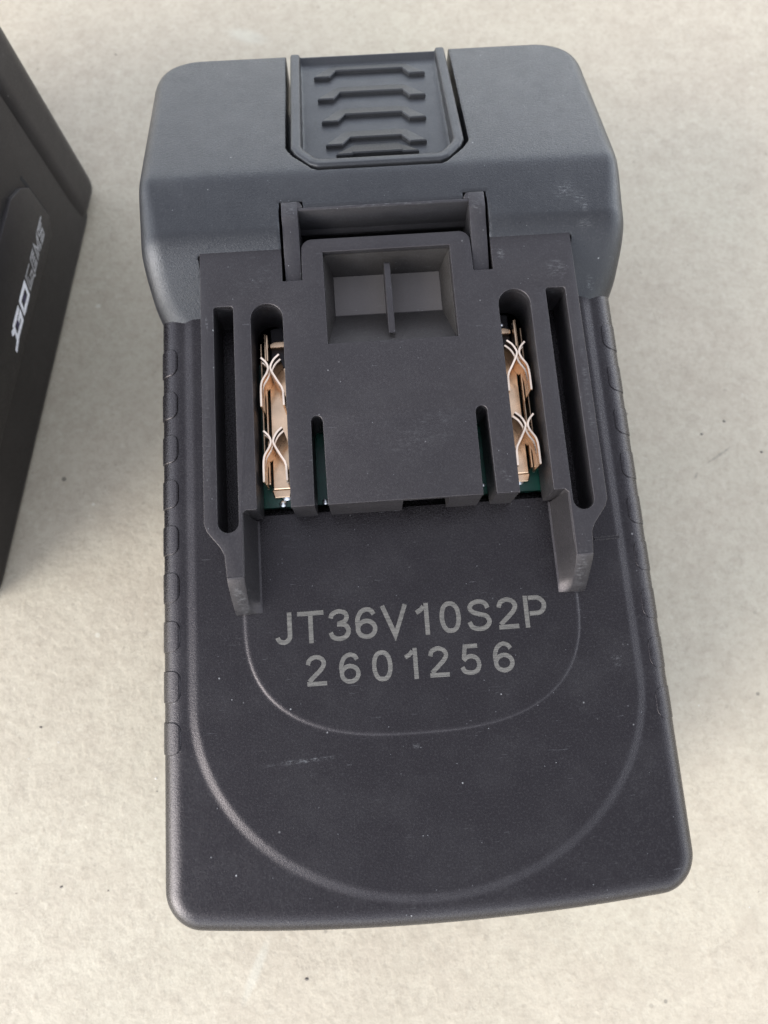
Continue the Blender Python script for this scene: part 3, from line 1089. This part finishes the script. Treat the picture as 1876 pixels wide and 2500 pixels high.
# raised side panel with a cut corner, proud of the wall
bm = bmesh.new()
prism(bm, [(13.0, 19.6), (15.9, 16.5), (88.0, 16.5), (91.0, 19.6), (91.0, 31.5), (88.0, 34.6), (19.6, 34.6), (15.4, 32.4), (13.0, 29.5)], -0.9, 0.5, 'y', 0.3, 2)
for v_ in bm.verts:
    pass
panel = bm_obj('side_panel', bm, M_NBR, pk2, zoff=0, angle=25)
# dark joint round the panel
bm = bmesh.new()
J_in = [(12.9, 19.5), (15.85, 16.4), (88.1, 16.4), (91.1, 19.5)]
for a, b, w in (((12.4, 32.0), (12.4, 19.4), 0.8), ((12.4, 19.4), (15.8, 15.9), 0.8), ((15.8, 15.9), (88.0, 15.9), 0.7)):
    a, b = Vector(a), Vector(b)
    d = (b - a).normalized()
    n_ = Vector((-d.y, d.x)) * w / 2
    prism(bm, [tuple(a + n_), tuple(a - n_), tuple(b - n_), tuple(b + n_)], -0.05, 0.3, 'y')
k_ = NT('joint_black')
k_.b.inputs['Base Color'].default_value = (0.006, 0.006, 0.006, 1)
k_.b.inputs['Roughness'].default_value = 0.8
bm_obj('panel_joint', bm, k_.m, pk2, zoff=0)
# top rail of the second pack (above the frame of the photograph)
bm = bmesh.new()
prism(bm, [(8, 12), (70, 12), (70, 66), (8, 66)], 55.5, 62, 'z', 0.8, 2)
bm_obj('rail_block', bm, M_NBR, pk2, zoff=0)

# slanted logo on the panel
M_LOGO = simple('silver_print', (0.80, 0.79, 0.80), 0.45, 0.0)
M_LOGOD = simple('grey_print', (0.34, 0.33, 0.325), 0.5, 0.0)
M_LOGOP = simple('violet_print', (0.05, 0.04, 0.09), 0.5, 0.0)


def logo_strokes(name, strokes, mat, hw, lift=0.0):
    """strokes in mm: x along the wall from the logo's left end, y up from its foot; sheared to the right"""
    V, F = [], []
    for k, st in enumerate(strokes):
        Lf, Rt = ribbon(st, hw)
        b = len(V)
        for p, q in zip(Lf, Rt):
            for w in (p, q):
                V.append((45.6 - (w.x + 0.55 * w.y), -0.92 - lift - 0.004 * k, 19.75 + w.y))
        for i in range(len(st) - 1):
            F.append((b + 2 * i, b + 2 * i + 1, b + 2 * i + 3, b + 2 * i + 2))
    return new_obj(name, V, F, mat, pk2, zoff=0, angle=None)


logo_strokes('printed_letter', [[(5.6, 3.0), (0.9, 3.0), (0.5, 0.45), (5.2, 0.45), (5.4, 1.75), (3.2, 1.75)], [(0.6, 0.3), (-1.9, -0.25)], [(0.9, 2.2), (-1.0, 3.0)]], M_LOGO, 0.5)
logo_strokes('printed_letter', [[(7.0, 0.0), (7.0, 3.45)], [(7.4, 3.0), (11.2, 3.0)], [(11.4, 3.45), (11.4, 0.0)], [(11.0, 0.45), (7.4, 0.45)]], M_LOGO, 0.5)
logo_strokes('printed_letter', [[(16.2, 3.15), (12.9, 3.15), (12.9, 0.3), (16.4, 0.3), (16.4, 1.6), (14.8, 1.6)], [(13.7, 2.5), (13.7, 0.9), (15.6, 0.9)], [(16.4, 0.3), (17.4, -0.3)]], M_LOGOD, 0.2)
logo_strokes('printed_letter', [[(20.0, 3.15), (17.4, 3.15), (17.4, 0.3), (20.0, 0.3)], [(18.1, 1.75), (19.8, 1.75)], [(18.1, 2.5), (19.9, 2.5)], [(18.1, 0.95), (19.9, 0.95)]], M_LOGOD, 0.22)
logo_strokes('printed_letter', [[(20.9, 0.0), (20.9, 3.2), (22.3, 1.2), (23.7, 3.2), (23.7, 0.0)], [(21.7, 0.2), (21.7, 1.4)], [(22.9, 0.2), (22.9, 1.4)]], M_LOGOD, 0.24)
logo_strokes('printed_letter', [[(28.3, 3.15), (24.7, 3.15), (24.7, 1.9), (27.2, 1.55), (27.2, 0.3), (24.4, 0.3)], [(25.4, 2.5), (27.6, 2.5)], [(24.6, 1.0), (26.5, 1.0)]], M_LOGOD, 0.22)
logo_strokes('letter_counter', [[(2.0, 1.72), (3.4, 1.72)], [(8.4, 1.72), (10.0, 1.72)]], M_LOGOP, 0.42, 0.03)
